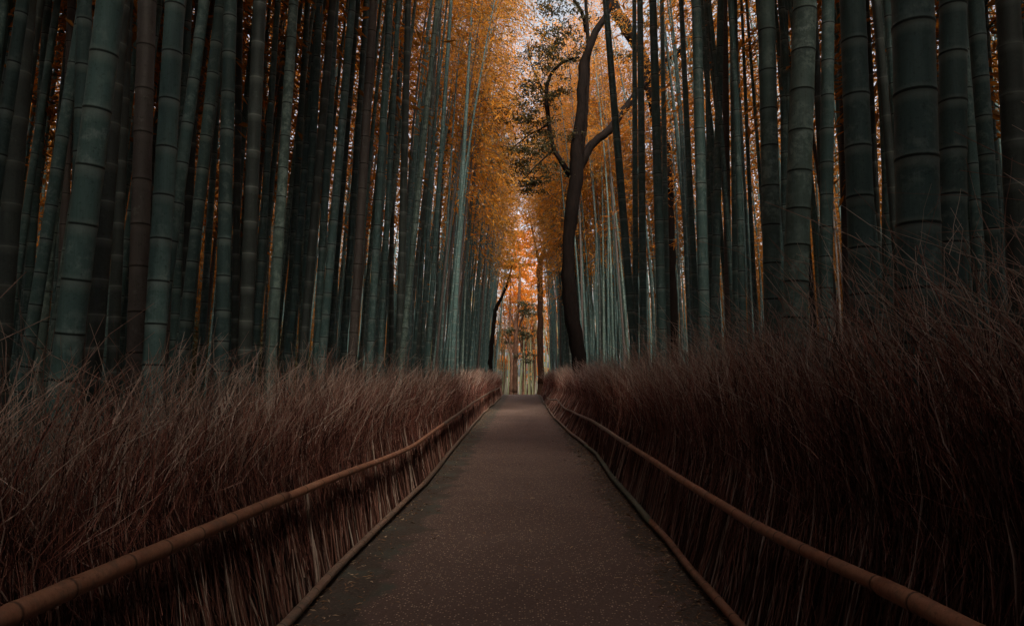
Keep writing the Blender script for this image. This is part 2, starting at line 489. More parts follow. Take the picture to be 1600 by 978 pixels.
def make_crown(seed, n_leaf, leaf_len, leaf_w, leaf='gold'):
    """Crown about a unit stem (z 0..1 scaled to metres: 7 m tall): thin branches with drooping sprays of leaves."""
    r = np.random.default_rng(seed)
    Lc = 7.5
    mb_l = MB()
    nb = 34
    zs = np.sort(r.uniform(0.02, 1.0, nb)) * Lc
    per = n_leaf // nb
    P_, R_ = [], []
    for k, z in enumerate(zs):
        a = k * 2.4 + r.normal(0, .4)
        fz = z / Lc
        L = (0.9 + 1.3 * math.sin(math.pi * min(1, fz * 0.8 + .15))) * r.uniform(.65, 1.15)
        t = np.linspace(0, 1, 5)
        up = r.uniform(0.25, .7)
        line = np.stack([math.cos(a) * L * t, math.sin(a) * L * t, z + L * (up * t - 0.75 * t ** 2.2)], -1)
        P_.append(line); R_.append(np.linspace(0.012, 0.003, 5))
        tt = r.beta(1.6, 1.0, per)
        idx = np.clip((tt * 4).astype(int), 0, 3); fr = (tt * 4 - idx)[:, None]
        base = line[idx] * (1 - fr) + line[idx + 1] * fr
        sp = 0.07 + 0.20 * tt[:, None]
        base = base + r.normal(0, 1, (per, 3)) * sp * np.array([.75, .75, .6]) - np.array([0, 0, .10]) * tt[:, None]
        d = np.stack([math.cos(a) + r.normal(0, .8, per), math.sin(a) + r.normal(0, .8, per), -0.55 + r.normal(0, .45, per)], -1)
        V, q = leaves(base, d, r.normal(0, 1, (per, 3)) + np.array([0, 0, .6]), r.lognormal(0, .3, per) * leaf_len, r.uniform(.7, 1.2, per) * leaf_w)
        mb_l.add(V, q)
    V, q = tubes(np.array(P_), np.array(R_), 3)
    n_leaf_faces = mb_l.n // 4
    mb_l.add(V, q)
    ml = mb_l.mesh('bamboo_foliage', smooth=False); ml.materials.append(M[leaf]); ml.materials.append(M['teal'])
    ix = np.zeros(len(ml.polygons), np.int32); ix[n_leaf_faces:] = 1
    ml.polygons.foreach_set('material_index', ix)
    return ml

CROWNS = [make_crown(100 + k, 2000, 0.14, 0.034) for k in range(7)]
OUTER_CROWNS = [make_crown(300 + k, 2100, 0.15, 0.040, 'rust_dim') for k in range(5)]
FULL_CROWNS = [make_crown(200 + k, 2600, 0.16, 0.045) for k in range(4)]

culms = []
def add_culm(foot, D, H, kx, ky, cx, cy, tone, hero=False, label=None, anchor=None, hb=4.0, iscale=1.0, h0=0.0):
    c = Culm()
    c.foot, c.D, c.H, c.kx, c.ky, c.cx, c.cy, c.tone, c.hero, c.label, c.anchor = np.asarray(foot, float), D, H, kx, ky, cx, cy, tone, hero, label, anchor
    c.hb, c.iscale = hb, iscale
    c.wob = 0.0 if hero else random.uniform(0, 0.05); c.ph = random.uniform(0, 6.28)
    hsamp = np.linspace(0.3, H, 90)
    P = culm_line(c, hsamp) + c.foot
    c.px, c.py, c.dep = project(P)
    c.pr = culm_radius(c, hsamp) * FPX / np.maximum(c.dep, .2)
    culms.append(c)
    return c

# heroes: x at y=0, x at y=400, width in px at y=400, diameter m, tone, label, anchor phrase used by the thin ones beside it
HEROES = [
 (42, 12, 27, .135, 'dark', 'almost black bamboo culm standing at the far left edge of the grove', 'blackish culm at the left edge'),
 (75, 48, 13, .11, 'teal', 'narrow dark bamboo culm just right of the blackish culm at the left edge', None),
 (132, 68, 18, .115, 'teal', 'slanting dark teal bamboo culm left of the very broad leaning left culm', 'slanting dark teal culm on the left'),
 (112, 99, 13, .10, 'brown', 'thin dull brown bamboo culm touching the slanting dark teal culm on the left', None),
 (173, 124, 40, .140, 'teal', 'broadest bamboo culm left of the path, teal and leaning right', 'broadest culm left of the path'),
 (190, 159, 25, .125, 'dark', 'dark old bamboo culm half hidden behind the broadest culm left of the path', None),
 (200, 183, 17, .115, 'dark', 'black-green bamboo culm between the broadest left culm and the brown-grey culm', None),
 (230, 218, 28, .125, 'brown', 'thick brown-grey bamboo culm, the only broad brown one left of the path', 'broad brown-grey culm'),
 (274, 250, 31, .135, 'teal', 'thick teal bamboo culm touching the right side of the broad brown-grey culm', 'thick teal culm beside the brown-grey one'),
 (294, 278, 14, .11, 'teal', 'slim teal bamboo culm just right of the thick teal culm beside the brown-grey one', None),
 (311, 291, 13, .11, 'dark', 'thin shaded bamboo culm tucked behind the slanting culm left of the path', None),
 (345, 302, 18, .115, 'teal', 'strongly slanting teal bamboo culm, third broad one right of the brown-grey culm', 'strongly slanting teal culm'),
 (360, 350, 21, .12, 'teal', 'straight grey-teal bamboo culm with evenly spaced dark rings, left of the white-ringed one', 'straight grey-teal culm'),
 (375, 369, 11, .10, 'dark', 'thin blackish bamboo culm between the straight grey-teal and the white-ringed culm', None),
 (406, 389, 21, .125, 'dark', 'dark bamboo culm with pale white rings, the broadest white-ringed one', 'broadest white-ringed culm'),
 (459, 434, 16, .11, 'pale', 'brightest light teal bamboo culm left of the path with powdery surface', 'brightest light teal culm'),
 (481, 457, 10, .095, 'teal', 'slim blue-teal bamboo culm next right of the brightest light teal culm', None),
 (500, 480, 12, .105, 'teal', 'teal bamboo culm close left of the slanting white-ringed culm', None),
 (520, 486, 13, .11, 'dark', 'slanting dark bamboo culm with white rings, second largest of that kind', 'slanting white-ringed culm'),
 (525, 503, 12, .105, 'teal', 'plain teal bamboo culm touching the right side of the slanting white-ringed culm', None),
 (551, 517, 13, .11, 'teal', 'leaning teal bamboo culm midway along the left side, wide gaps of orange above', 'leaning teal culm midway on the left'),
 (584, 560, 14, .115, 'brown', 'grey-brown bamboo culm midway along the left side, wider than its neighbours', 'grey-brown culm midway on the left'),
 (572, 547, 9, .095, 'teal', 'slim teal bamboo culm touching the left side of the midway grey-brown culm', None),
 (610, 587, 12, .11, 'teal', 'clear teal bamboo culm next right of the midway grey-brown culm', 'clear teal culm'),
 (623, 602, 9, .095, 'teal', 'slim teal bamboo culm left of the straight dark culm with close white rings', None),
 (638, 628, 12, .115, 'dark', 'straight dark bamboo culm with close white rings, nearest of its kind to the path end', 'dark close-ringed culm'),
 (684, 644, 9.5, .10, 'pale', 'light teal bamboo culm leaning far over to the right toward the path', 'light teal culm leaning to the path'),
 (705, 679, 8, .095, 'teal', 'slender teal bamboo culm leaning parallel to and right of the light teal leaning culm', None),
 (738, 716, 7.5, .095, 'teal', 'tall slender bamboo culm reaching into the orange leaves left of the sky gap', 'slender culm reaching the orange leaves'),
 # right side
 (946, 979, 12.5, .145, 'teal', 'grey bamboo culm with pale rings leaning left across the dark tree fork', 'grey culm crossing the tree fork'),
 (991, 993, 9, .11, 'teal', 'slim teal bamboo culm, left one of a close pair right of the fork-crossing culm', None),
 (1000, 1004, 11.5, .13, 'teal', 'teal bamboo culm, right one of a close pair right of the fork-crossing culm', 'close pair beside the fork-crossing culm'),
 (1020, 1031, 14.5, .15, 'teal', 'thick teal bamboo culm standing before the second dark tree', 'thick culm before the second dark tree'),
 (1034, 1041, 9, .125, 'teal', 'teal bamboo culm touching the thick culm before the second dark tree', None),
 (1064, 1083, 10, .12, 'teal', 'slender bamboo culm leaning left, right of the second dark tree', None),
 (1088, 1098, 17, .14, 'teal', 'broad straight dark teal bamboo culm, first broad one right of both trees', 'broad culm right of both trees'),
 (1103, 1111, 9, .11, 'teal', 'slim bamboo culm touching the right side of the broad culm right of both trees', None),
 (1126, 1119, 12.5, .12, 'teal', 'teal bamboo culm leaning slightly right beside a dull brown culm', 'teal culm beside a dull brown one'),
 (1132, 1137, 11, .115, 'brown', 'dull brown bamboo culm between two teal culms on the right', None),
 (1146, 1151, 14, .125, 'teal', 'dark teal bamboo culm next right of the dull brown culm', 'dark teal culm beside a brown one'),
 (1197, 1206, 27, .150, 'pale', 'mottled dark bamboo culm left of the pale lichen-mottled one', 'mottled dark culm'),
 (1225, 1228, 14, .12, 'teal', 'slim teal bamboo culm between the two mottled culms on the right', None),
 (1258, 1245, 37, .165, 'pale', 'pale lichen-mottled bamboo culm, the lightest broad one on the right', 'pale lichen-mottled culm'),
 (1294, 1291, 20, .13, 'teal', 'straight grey-teal bamboo culm next right of the pale lichen-mottled culm', 'grey-teal culm beside the mottled one'),
 (1312, 1320, 9, .10, 'brown', 'thin reddish brown bamboo culm left of a very broad teal culm', None),
 (1332, 1347, 40, .165, 'teal', 'very broad teal bamboo culm, second broadest right of the path', 'second broadest culm'),
 (1385, 1384, 12, .11, 'dark', 'thin black bamboo culm between the two broadest culms on the right', None),
 (1426, 1436, 62, .190, 'teal', 'broadest bamboo culm in the whole grove, dark and close to the hedge', 'broadest culm of all'),
 (1489, 1488, 40, .165, 'teal', 'broad dark bamboo culm next right of the broadest culm of all', 'broad dark culm'),
 (1524, 1551, 24, .145, 'teal', 'leaning dark bamboo culm near the right edge with light slits beside it', 'leaning dark culm by the right edge'),
 (1575, 1592, 34, .165, 'dark', 'almost black bamboo culm at the far right edge of the grove', 'blackish culm at the right edge'),
]
for x0, x4, wpx, D, tone, lab, anc in HEROES:
    dep = FPX * D / wpx
    P4 = at_depth(x4, 400, dep)
    P0 = at_y(x0, 0, P4[1] + random.uniform(-.1, .1))
    k = (P0 - P4) / (P0[2] - P4[2])
    foot = P4 - k * P4[2]
    grow = max(1.0, 2.02 / abs(foot[0]))           # none may stand in the fence: farther off and thicker by the same measure
    if grow > 1.0:
        D *= grow; dep *= grow
        P4 = at_depth(x4, 400, dep); P0 = at_y(x0, 0, P4[1]); k = (P0 - P4) / (P0[2] - P4[2]); foot = P4 - k * P4[2]
    inward = -np.sign(foot[0])
    add_culm(foot, D, random.uniform(15, 18.5), k[0], k[1], inward * random.uniform(.004, .010), random.uniform(-.003, .003), tone, True, lab, anc, hb=P0[2] + .3, iscale=random.uniform(.95, 1.08))

# the rest of the grove: feet scattered on both sides of the path
feet = [c.foot[:2] for c in culms]
def free(x, y, gap):
    F = np.array(feet)
    return np.min((F[:, 0] - x) ** 2 + (F[:, 1] - y) ** 2) > gap * gap

hsamp_frac = np.linspace(0.02, 1, 90)
def scatter(n, xlo, xhi, ylo, yhi, gap, pw, side):
    k = tries = 0
    while k < n and tries < n * 60:
        tries += 1
        x = side * (xlo + (xhi - xlo) * random.random() ** pw)
        y = random.uniform(ylo, yhi)
        if not free(x, y, gap): continue
        D = random.uniform(.075, .125)
        kx = random.gauss(.055, .028) if side < 0 else -random.gauss(.022, .022)
        H = random.uniform(14.5, 18.5)
        z = float(ground_z(y))
        tone = random.choices(['teal', 'dark', 'brown', 'pale'], [.70, .13, .07, .10])[0]
        c = add_culm((x, y, z), D, H, kx, random.gauss(0, .02), -side * random.uniform(.002, .009), random.gauss(0, .004), tone, hb=random.uniform(3.5, 6.5), iscale=random.uniform(.9, 1.1))
        # none of these may stand in front of the broad ones nearest the path
        i4 = np.argmin(np.abs(c.py - 350))
        if c.pr[i4] * 2 > (15 if abs(c.px[i4] - 816) < 420 else 23) and -40 < c.px[i4] < 1640:
            culms.pop(); continue
        # the sky gap above the path stays open
        top = (c.py < 70) & (c.py > -60) & (c.px > 812) & (c.px < 866)
        if y > 18 and top.any():
            culms.pop(); continue
        leafy = (hsamp_frac > .55) & (c.px > 850) & (c.px < 985) & (c.py > -60) & (c.py < 400)
        if y < 26 and leafy.any():
            culms.pop(); continue
        # nor hide the two big trees
        hid = False
        for tx, ty, wid, dist in ((888, 420, 22, 25), (900, 260, 20, 25), (908, 130, 22, 25), (1047, 350, 9, 28), (1040, 230, 9, 28), (1010, 110, 14, 28), (985, 50, 14, 28), (962, 12, 14, 28), (845, 480, 9, 54)):
            if y < dist and abs(float(np.interp(ty, c.py[::-1], c.px[::-1])) - tx) < wid: hid = True
        if hid:
            culms.pop(); continue
        feet.append(np.array([x, y])); k += 1
scatter(110, 2.15, 3.8, 13, 54, .28, 1.0, -1)
scatter(100, 2.05, 3.6, 15, 54, .28, 1.0, 1)
scatter(310, 2.4, 16, 6, 62, .40, 1.2, -1)
scatter(310, 2.3, 16, 6, 62, .40, 1.2, 1)

scatter(90, 3.0, 10, 4.5, 14, .30, 1.0, -1)
scatter(90, 3.0, 10, 4.5, 14, .30, 1.0, 1)

scatter(90, 2.3, 8, 24, 60, .30, 1.0, 1)
scatter(60, 2.3, 8, 22, 60, .30, 1.0, -1)

# which of them show, by a coarse depth test in the picture at nine heights
rows = [15, 70, 140, 210, 280, 350, 420, 490, 550]
for c in culms: c.vis = 0.0; c.xm = None
for ry in rows:
    zb = np.full(1600, 1e9); owner = np.full(1600, -1)
    order = []
    for i, c in enumerate(culms):
        ok = c.dep > .3
        if not ok.any(): continue
        yy, xx, rr, dd = c.py[ok][::-1], c.px[ok][::-1], c.pr[ok][::-1], c.dep[ok][::-1]
        if ry < yy[0] or ry > yy[-1]: continue
        order.append((np.interp(ry, yy, dd), np.interp(ry, yy, xx), np.interp(ry, yy, rr), i))
    for d, x, r, i in order:
        if ry == 280: culms[i].xm = x
        a, b = int(round(x - r)), int(round(x + r))
        a, b = max(a, 0), min(b, 1599)
        if a <= b:
            s = slice(a, b + 1)
            near = zb[s] > d
            zb[s][near] = d; owner[s][near] = i
    for i in owner[owner >= 0]: culms[i].vis += 1
for c in culms:
    if c.xm is None: c.xm = float(np.interp(280, c.py[::-1], c.px[::-1]))
seen = sorted([c for c in culms if c.hero or c.vis >= 5], key=lambda c: (not c.hero, -c.vis))[:296]
seen_ids = {id(c) for c in seen}
hidden = [c for c in culms if id(c) not in seen_ids]

# labels: each thin one is told by its order from the nearest named one
ORD = ['first', 'second', 'third', 'fourth', 'fifth', 'sixth', 'seventh', 'eighth', 'ninth', 'tenth', 'eleventh', 'twelfth', 'thirteenth', 'fourteenth', 'fifteenth', 'sixteenth', 'seventeenth', 'eighteenth', 'nineteenth', 'twentieth']
TEN = {2: 'twenty', 3: 'thirty', 4: 'forty', 5: 'fifty'}
def ordinal(k):
    if k < 20: return ORD[k]
    t, u = divmod(k + 1, 10)
    return {2: 'twentieth', 3: 'thirtieth', 4: 'fortieth', 5: 'fiftieth'}[t] if u == 0 else TEN[t] + '-' + ORD[u - 1]
TONE = {'teal': 'teal', 'dark': 'dark', 'brown': 'brownish', 'pale': 'light teal'}
anchors = sorted([c for c in seen if c.anchor], key=lambda c: c.xm)
fill = sorted([c for c in seen if not c.hero], key=lambda c: c.xm)
cnt = {}
for c in fill:
    if c.xm < 816:
        cand = [a for a in anchors if a.xm < 816 and a.xm <= c.xm]
        a = cand[-1] if cand else None
    else:
        cand = [a for a in anchors if a.xm >= 816 and a.xm <= c.xm]
        a = cand[-1] if cand else 'tree'
    key = a if a in (None, 'tree') else id(a)
    k = cnt.get(key, 0); cnt[key] = k + 1
    if a is None: where = 'from the left border of the grove'
    elif a == 'tree': where = 'right of the path end'
    else: where = 'right of the ' + a.anchor
    where = where.replace('slender culm reaching the orange leaves', 'culm reaching the orange leaves')
    c.label = f"thin {TONE[c.tone]} bamboo, {ordinal(k)} slim {where}"

def build_culm(c):
    root = empty('bamboo', c.foot)
    tag(root, c.label, 'bamboo', 'bamboo culms lining both sides of the path')
    hs_, rf, gr, bl = ring_rows(c.H, c.D, 0.0, c.iscale)
    big = c.hero or c.dep.min() < 12
    P = culm_line(c, hs_)
    sides = 20 if c.hero else (12 if c.dep.min() < 18 else 8)
    mb = MB()
    tube_along(mb, P, culm_radius(c, hs_) * rf, sides, groove=gr, bloom=bl)
    mb.build('stalk', M[c.tone], root)
    far = c.foot[1] > (22 if c.foot[0] < 0 else 30)
    hc = c.H * (random.uniform(.34, .62) + (.06 if c.foot[1] > 38 else 0) if far else random.uniform(.58, .66))
    near = c.foot[1] < 6
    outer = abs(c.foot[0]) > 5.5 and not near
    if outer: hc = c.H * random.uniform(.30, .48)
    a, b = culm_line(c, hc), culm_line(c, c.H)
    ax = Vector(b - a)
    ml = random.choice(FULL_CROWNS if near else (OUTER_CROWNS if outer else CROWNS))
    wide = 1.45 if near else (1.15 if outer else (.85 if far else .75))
    sc = ax.length / 7.5
    q = ax.to_track_quat('Z', 'Y')
    rot = (q.to_matrix() @ Matrix.Rotation(random.uniform(0, 6.28), 3, 'Z')).to_euler()
    if True:
        o = link('foliage', ml, root)
        o.location = a; o.rotation_euler = rot; o.scale = (sc * wide, sc * wide, sc)
for c in seen: build_culm(c)

# the uncountable rest of the grove, behind and beyond: one object of stalks and leaves
def far_grove():
    spots = [(c.foot[0], c.foot[1], c.D, c.H, c.kx) for c in hidden]
    def more(n, xlo, xhi, ylo, yhi):
        for _ in range(n):
            x = random.uniform(xlo, xhi); y = random.uniform(ylo, yhi)
            spots.append((x, y, random.uniform(.08, .13), random.uniform(11, 16), -math.copysign(random.gauss(.035, .03), x)))
    more(800, -42, -15, 3, 60); more(800, 15, 42, 3, 60)
    more(150, -30, -6.5, -16, 4); more(150, 6.5, 30, -16, 4)
    more(60, -7, -2.3, -16, 1.4); more(60, 2.3, 7, -16, 1.4); more(60, -2.5, 2.5, -18, -9)
    more(260, -75, -42, 20, 110); more(260, 42, 75, 20, 110)
    n_near = len(spots)
    more(420, -30, -3, 64, 92); more(220, 6, 30, 64, 92); more(70, -3, 6, 76, 94)
    st, lv = MB(), MB()
    m = len(spots)
    t = np.linspace(0, 1, 6)
    A = np.array(spots)
    z0 = ground_z(A[:, 1])
    Hh = A[:, 3][:, None] * t[None]
    X = A[:, 0][:, None] + A[:, 4][:, None] * Hh - np.sign(A[:, 0])[:, None] * .006 * np.maximum(Hh - 4, 0) ** 2
    P = np.stack([X, np.repeat(A[:, 1][:, None], 6, 1), z0[:, None] + Hh], -1)
    R = A[:, 2][:, None] / 2 * (1 - .85 * t[None] ** 1.3)
    st.add(*tubes(P[:n_near], R[:n_near], 7))
    yg = MB(); yg.add(*tubes(P[n_near:], R[n_near:], 7))
    per = np.where(A[:, 1] < 4.5, 520, np.where(np.abs(A[:, 0]) > 14, np.where(np.abs(A[:, 0]) < 28, 620, 200), 110))
    rep = np.repeat(np.arange(m), per)
    n = len(rep)
    lowest = np.where(np.abs(A[rep, 0]) > 13, .20, np.where(A[rep, 1] < 4.5, .3, .55))
    u = lowest + (1 - lowest) * rng.beta(1.3, 1.2, n)
    fi = u * 5; i0 = np.clip(fi.astype(int), 0, 4); fr = (fi - i0)[:, None]
    B = P[rep, i0] * (1 - fr) + P[rep, i0 + 1] * fr
    # leaves hang in sprays: spread about a few branch ends for each stalk
    br = rng.integers(0, 16, n)
    ang = br * 2.4 + rep * 1.3
    reach = (0.5 + 1.1 * ((br * 7 + rep * 3) % 11) / 11) * np.sqrt(rng.random(n))
    B = B + np.stack([np.cos(ang) * reach, np.sin(ang) * reach, -.25 * reach ** 2], -1) + rng.normal(0, .28, (n, 3))
    big = np.where(np.abs(A[rep, 0]) > 28, 2.0, 1.0)
    D = rng.normal(0, .8, (n, 3)) + np.stack([np.cos(ang), np.sin(ang), np.full(n, -.5)], -1)
    V, q = leaves(B, D, rng.normal(0, 1, (n, 3)), rng.uniform(.18, .36, n) * big, rng.uniform(.05, .10, n) * big)
    lv.add(V, q)
    root = tag(st.build('distant_bamboo_grove', M['teal']), kind='stuff')
    tag(yg.build('sun_tinted_stalks', M['sun_tint'], root), kind='stuff')
    tag(lv.build('grove_foliage', M['rust_dim'], root, smooth=False), kind='stuff')
far_grove()

# unseen leaf masses added behind and above the viewer to shade the near end
def shade_leaves():
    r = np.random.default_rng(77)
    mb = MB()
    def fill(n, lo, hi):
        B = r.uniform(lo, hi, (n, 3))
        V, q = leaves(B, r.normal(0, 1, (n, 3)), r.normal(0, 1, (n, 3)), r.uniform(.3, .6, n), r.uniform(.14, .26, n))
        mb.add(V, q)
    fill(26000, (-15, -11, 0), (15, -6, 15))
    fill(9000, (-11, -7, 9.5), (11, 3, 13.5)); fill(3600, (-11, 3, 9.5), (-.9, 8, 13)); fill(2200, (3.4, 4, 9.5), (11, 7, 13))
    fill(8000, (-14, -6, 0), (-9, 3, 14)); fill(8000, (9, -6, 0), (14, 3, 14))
    tag(mb.build('added_shade_leaves', M['green'], smooth=False), kind='stuff')
shade_leaves()

# dark evergreen undergrowth between the outer stalks
def undergrowth():
    r = np.random.default_rng(78)
    mb = MB()
    n = 60000
    sgn = np.where(r.random(n) < .5, -1, 1)
    X = sgn * r.uniform(12, 19, n); Y = r.uniform(2, 62, n)
    top = 2.6 + 1.6 * np.sin(Y * .45 + sgn * 2) * np.sin(Y * .17 + 1) + .8 * np.sin(X * 1.3)
    B = np.stack([X, Y, top.clip(1.2, 5) * np.sqrt(r.random(n))], -1)
    V, q = leaves(B, r.normal(0, 1, (n, 3)), r.normal(0, 1, (n, 3)), r.uniform(.2, .4, n), r.uniform(.09, .18, n))
    mb.add(V, q)
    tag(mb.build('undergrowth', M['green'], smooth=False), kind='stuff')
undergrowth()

# ------------------------------------------------------------------ brushwood fences with bamboo rails
def rail_part(pts, r0, r1, mat, parent, sides=14, name='rail'):
    P = smooth_line(pts, max(8, int(len(pts) * 6)))
    seg = np.concatenate([[0], np.cumsum(np.linalg.norm(np.diff(P, axis=0), axis=1))])
    L = seg[-1]
    s_, rf, gr, bl = [0.0], [1.0], [0], [0]
    z = random.uniform(.12, .3)
    while z < L - .06:
        for dz, f, g_, b_ in ((-.03, .985, 0, .2), (-.008, 1.02, 0, .8), (-.004, 1.045, .7, .4), (.001, 1.01, 1, 0), (.005, 1.05, .5, .3), (.012, 1.03, 0, .4), (.04, .985, 0, 0)):
            s_.append(z + dz); rf.append(f); gr.append(g_); bl.append(b_)
        z += random.uniform(.26, .38)
    s_.append(L); rf.append(1); gr.append(0); bl.append(0)
    s_ = np.array(s_)
    keep = np.concatenate([[True], np.diff(s_) > 1e-4]); s_ = s_[keep]; rf = np.array(rf)[keep]; gr = np.array(gr)[keep]; bl = np.array(bl)[keep]
    Q = np.stack([np.interp(s_, seg, P[:, k]) for k in range(3)], -1)
    mb = MB()
    tube_along(mb, Q, (r0 + (r1 - r0) * s_ / L) * rf, sides, groove=gr, bloom=bl)
    return mb.build(name, mat, parent)

def top_height(side, Y):
    if side < 0: return np.interp(Y, [0, 3, 8, 25, 52], [1.46, 1.46, 1.48, 1.50, 1.47])
    return np.interp(Y, [0, 3, 6, 12, 25, 52], [1.90, 1.86, 1.74, 1.60, 1.54, 1.48])

# lower rail foot line and upper rail line, taken from the photograph and laid out in metres
LOW_L = [(0.0, -1.45), (4.05, -1.42), (5.6, -1.42), (6.75, -1.41), (9.6, -1.34), (15.9, -1.42), (27, -1.52), (50, -1.42)]
LOW_R = [(0.0, 1.32), (4.05, 1.305), (4.7, 1.285), (7.0, 1.30), (9.8, 1.306), (13.3, 1.40), (16.0, 1.26), (25.4, 1.10), (42, 1.22), (50, 1.3)]
def on_x(px, py, X):
    r = ray(px, py); P = CAM + r * (X / r[0]); return (float(P[1]), float(P[0]), float(P[2]))
UP_L = [on_x(*q) for q in ((0, 965, -1.62), (150, 903, -1.61), (300, 837, -1.59), (440, 778, -1.55), (540, 740, -1.49), (640, 700, -1.44), (690, 665, -1.44), (720, 643, -1.47), (745, 625, -1.50), (765, 613, -1.50), (780, 606, -1.50))]
UP_L = [(-1.5, -1.64, UP_L[0][2] + .03)] + UP_L
UP_R = [on_x(*q) for q in ((1502, 978, 1.52), (1368, 911, 1.49), (1267, 865, 1.46), (1200, 832, 1.44), (1128, 789, 1.42), (1063, 747, 1.42), (985, 697, 1.43), (927, 658, 1.45), (881, 637, 1.40), (871, 625, 1.34), (858, 624, 1.22))]
UP_R = [(-1.5, 1.56, UP_R[0][2])] + UP_R
UP_R.sort()

def fence(side, low, up, label):
    root = empty('brushwood_fence', (side * 1.5, 0, 0))
    inv = Matrix.Translation((-side * 1.5, 0, 0))
    ly, lx = np.array([p[0] for p in low]), np.array([p[1] for p in low])
    uy, ux = np.array([p[0] for p in up]), np.array([p[1] for p in up])
    def foot_x(Y): return np.interp(Y, ly, lx)
    uz = np.array([p[2] for p in up])
    def lean_x(Y): return side * (np.abs(np.interp(Y, uy, ux)).clip(1.40, 2) + .055)
    def rail_z(Y): return np.interp(Y, uy, uz).clip(.5, 1)
    O = np.array([side * 1.5, 0, 0])
    # ---- stems: packed upright canes between and above the rails
    def band(ylo, yhi, per_m, rs, mats, mode):
        n = int((yhi - ylo) * per_m)
        Y = rng.uniform(ylo, yhi, n)
        fx, ux_, top = foot_x(Y), lean_x(Y), top_height(side, Y)
        t = np.linspace(0, 1, 6)[None]
        depth = rng.beta(1.0, 1.7, n) * .5
        # twigs are tied in tufts: each tuft has its own lean, reach and height
        tid = (Y / .17 + depth * 3 + rng.normal(0, .35, n)).astype(int) % 997
        tf = np.random.default_rng(3 + side).normal(0, 1, (997, 4))[tid]
        top = top * (1 + .055 * tf[:, 3])
        slope = (ux_ - fx) / rail_z(Y)                      # outward lean of the fence face per metre of height
        if mode == 'stem':
            h0 = np.zeros(n); L = rng.uniform(.7, 1.05, n) * (top - .45)
            dx = rng.normal(0, .035, n) + .02 * tf[:, 0]; dy = rng.normal(.03, .06, n) + .06 * tf[:, 1]; cy = rng.uniform(.0, .12, n); cx = rng.normal(0, .03, n)
            rad = rs * rng.lognormal(-.12, .38, n)
        elif mode == 'twig':
            h0 = rng.beta(1.7, 1.3, n) * (top - .55) + .05; L = rng.uniform(.35, .8, n)
            L = np.minimum(L, (top - h0) * np.where(rng.random(n) < .25, rng.uniform(.9, 1.35, n), rng.uniform(.5, .95, n)))
            dx = rng.normal(-side * .01, .13, n) + .09 * tf[:, 0]; dy = rng.normal(-.04 if side < 0 else .10, .19, n) + .12 * tf[:, 1]; cy = rng.normal(.0 if side < 0 else .06, .12, n); cx = rng.normal(-side * .02, .10, n) + .05 * tf[:, 2]
            rad = rs * rng.lognormal(-.15, .35, n)
        else:
            h0 = rng.uniform(.7, 1.0, n) * (top - .35); L = rng.uniform(.35, .75, n) * (1.15 if side > 0 else 1.0)
            dx = rng.normal(-side * .05, .26, n); dy = rng.normal(-.05 if side < 0 else .25, .40, n); cy = rng.normal(.02 if side < 0 else .15, .28, n); cx = rng.normal(-side * .06, .25, n)
            rad = rs * rng.uniform(.6, 1.1, n)
            depth = rng.random(n) * .6
        h0_, L_ = h0[:, None], L[:, None]
        Z = h0_ + L_ * t * (1 - .10 * t * np.abs(cy[:, None]))
        X = fx[:, None] + side * (.03 + depth[:, None]) + slope[:, None] * np.minimum(Z, .95) + L_ * (dx[:, None] * t + cx[:, None] * t * t)
        YY = Y[:, None] + L_ * (dy[:, None] * t + cy[:, None] * t * t) + ((.03 if side < 0 else .10) * h0_ if mode != 'stem' else 0)
        jit = rng.normal(0, .005 if mode == 'stem' else .027, (n, 6, 3)) * (L_[..., None] * 1.2); jit[:, 0] = 0
        P = np.stack([X, YY, Z], -1) + jit
        if mode != 'stem':                           # forked side shoots on many of the twigs
            pick = np.flatnonzero(rng.random(n) < .55)
            at_i = rng.integers(1, 4, len(pick))
            p0 = P[pick, at_i]; d0 = P[pick, at_i + 1] - P[pick, at_i]
            d0 = d0 / (np.linalg.norm(d0, axis=1, keepdims=True) + 1e-9) + rng.normal(0, .38, (len(pick), 3))
            ln = (L[pick] * rng.uniform(.25, .55, len(pick)))[:, None, None]
            Pb = p0[:, None, :] + d0[:, None, :] * ln * t[..., None] + rng.normal(0, .012, (len(pick), 6, 3)) * ln
            Pb[:, 0] = p0
            P = np.concatenate([P, Pb]); rad = np.concatenate([rad, rad[pick] * .7])
            fx = np.concatenate([fx, fx[pick]]); slope = np.concatenate([slope, slope[pick]])
        P[..., 2] = np.maximum(P[..., 2], .004)
        # nothing pokes through the rail or over the path
        lim = side * (np.abs(fx)[:, None] + .015 + np.abs(slope)[:, None] * np.minimum(P[..., 2], .95))
        clear = P[..., 2] < .92
        P[..., 0] = np.where(clear & (side * P[..., 0] < side * lim), lim, P[..., 0])
        V, q = tubes(P - O, rad[:, None] * np.linspace(1, .45, 6)[None], 3)
        return V, q
    stem, twig, stray = MB(), MB(), MB()
    for ylo, yhi, f, k in ((-2.5, 1.0, .5, 1.0), (1.0, 4.5, 1.0, 1.0), (4.5, 9, .9, 1.15), (9, 18, .5, 1.7), (18, 32, .25, 2.8), (32, 51, .16, 4.2)):
        stem.add(*band(ylo, yhi, 300 * f, .0062 * k, None, 'stem'))
        twig.add(*band(ylo, yhi, 950 * f, .0026 * k, None, 'twig'))
        stray.add(*band(ylo, yhi, 230 * f, .0027 * k, None, 'stray'))
    tag(stem.build('brush_stems', M['stem'], root), kind='stuff')
    tag(twig.build('brush_twigs', M['twig'], root), kind='stuff')
    tag(stray.build('stray_twigs', M['brightened'], root), kind='stuff')
    # ---- dark backing inside the canes, shade of the gaps put into its colour
    Ys = np.linspace(-2.5, 51, 240)
    mb = MB()
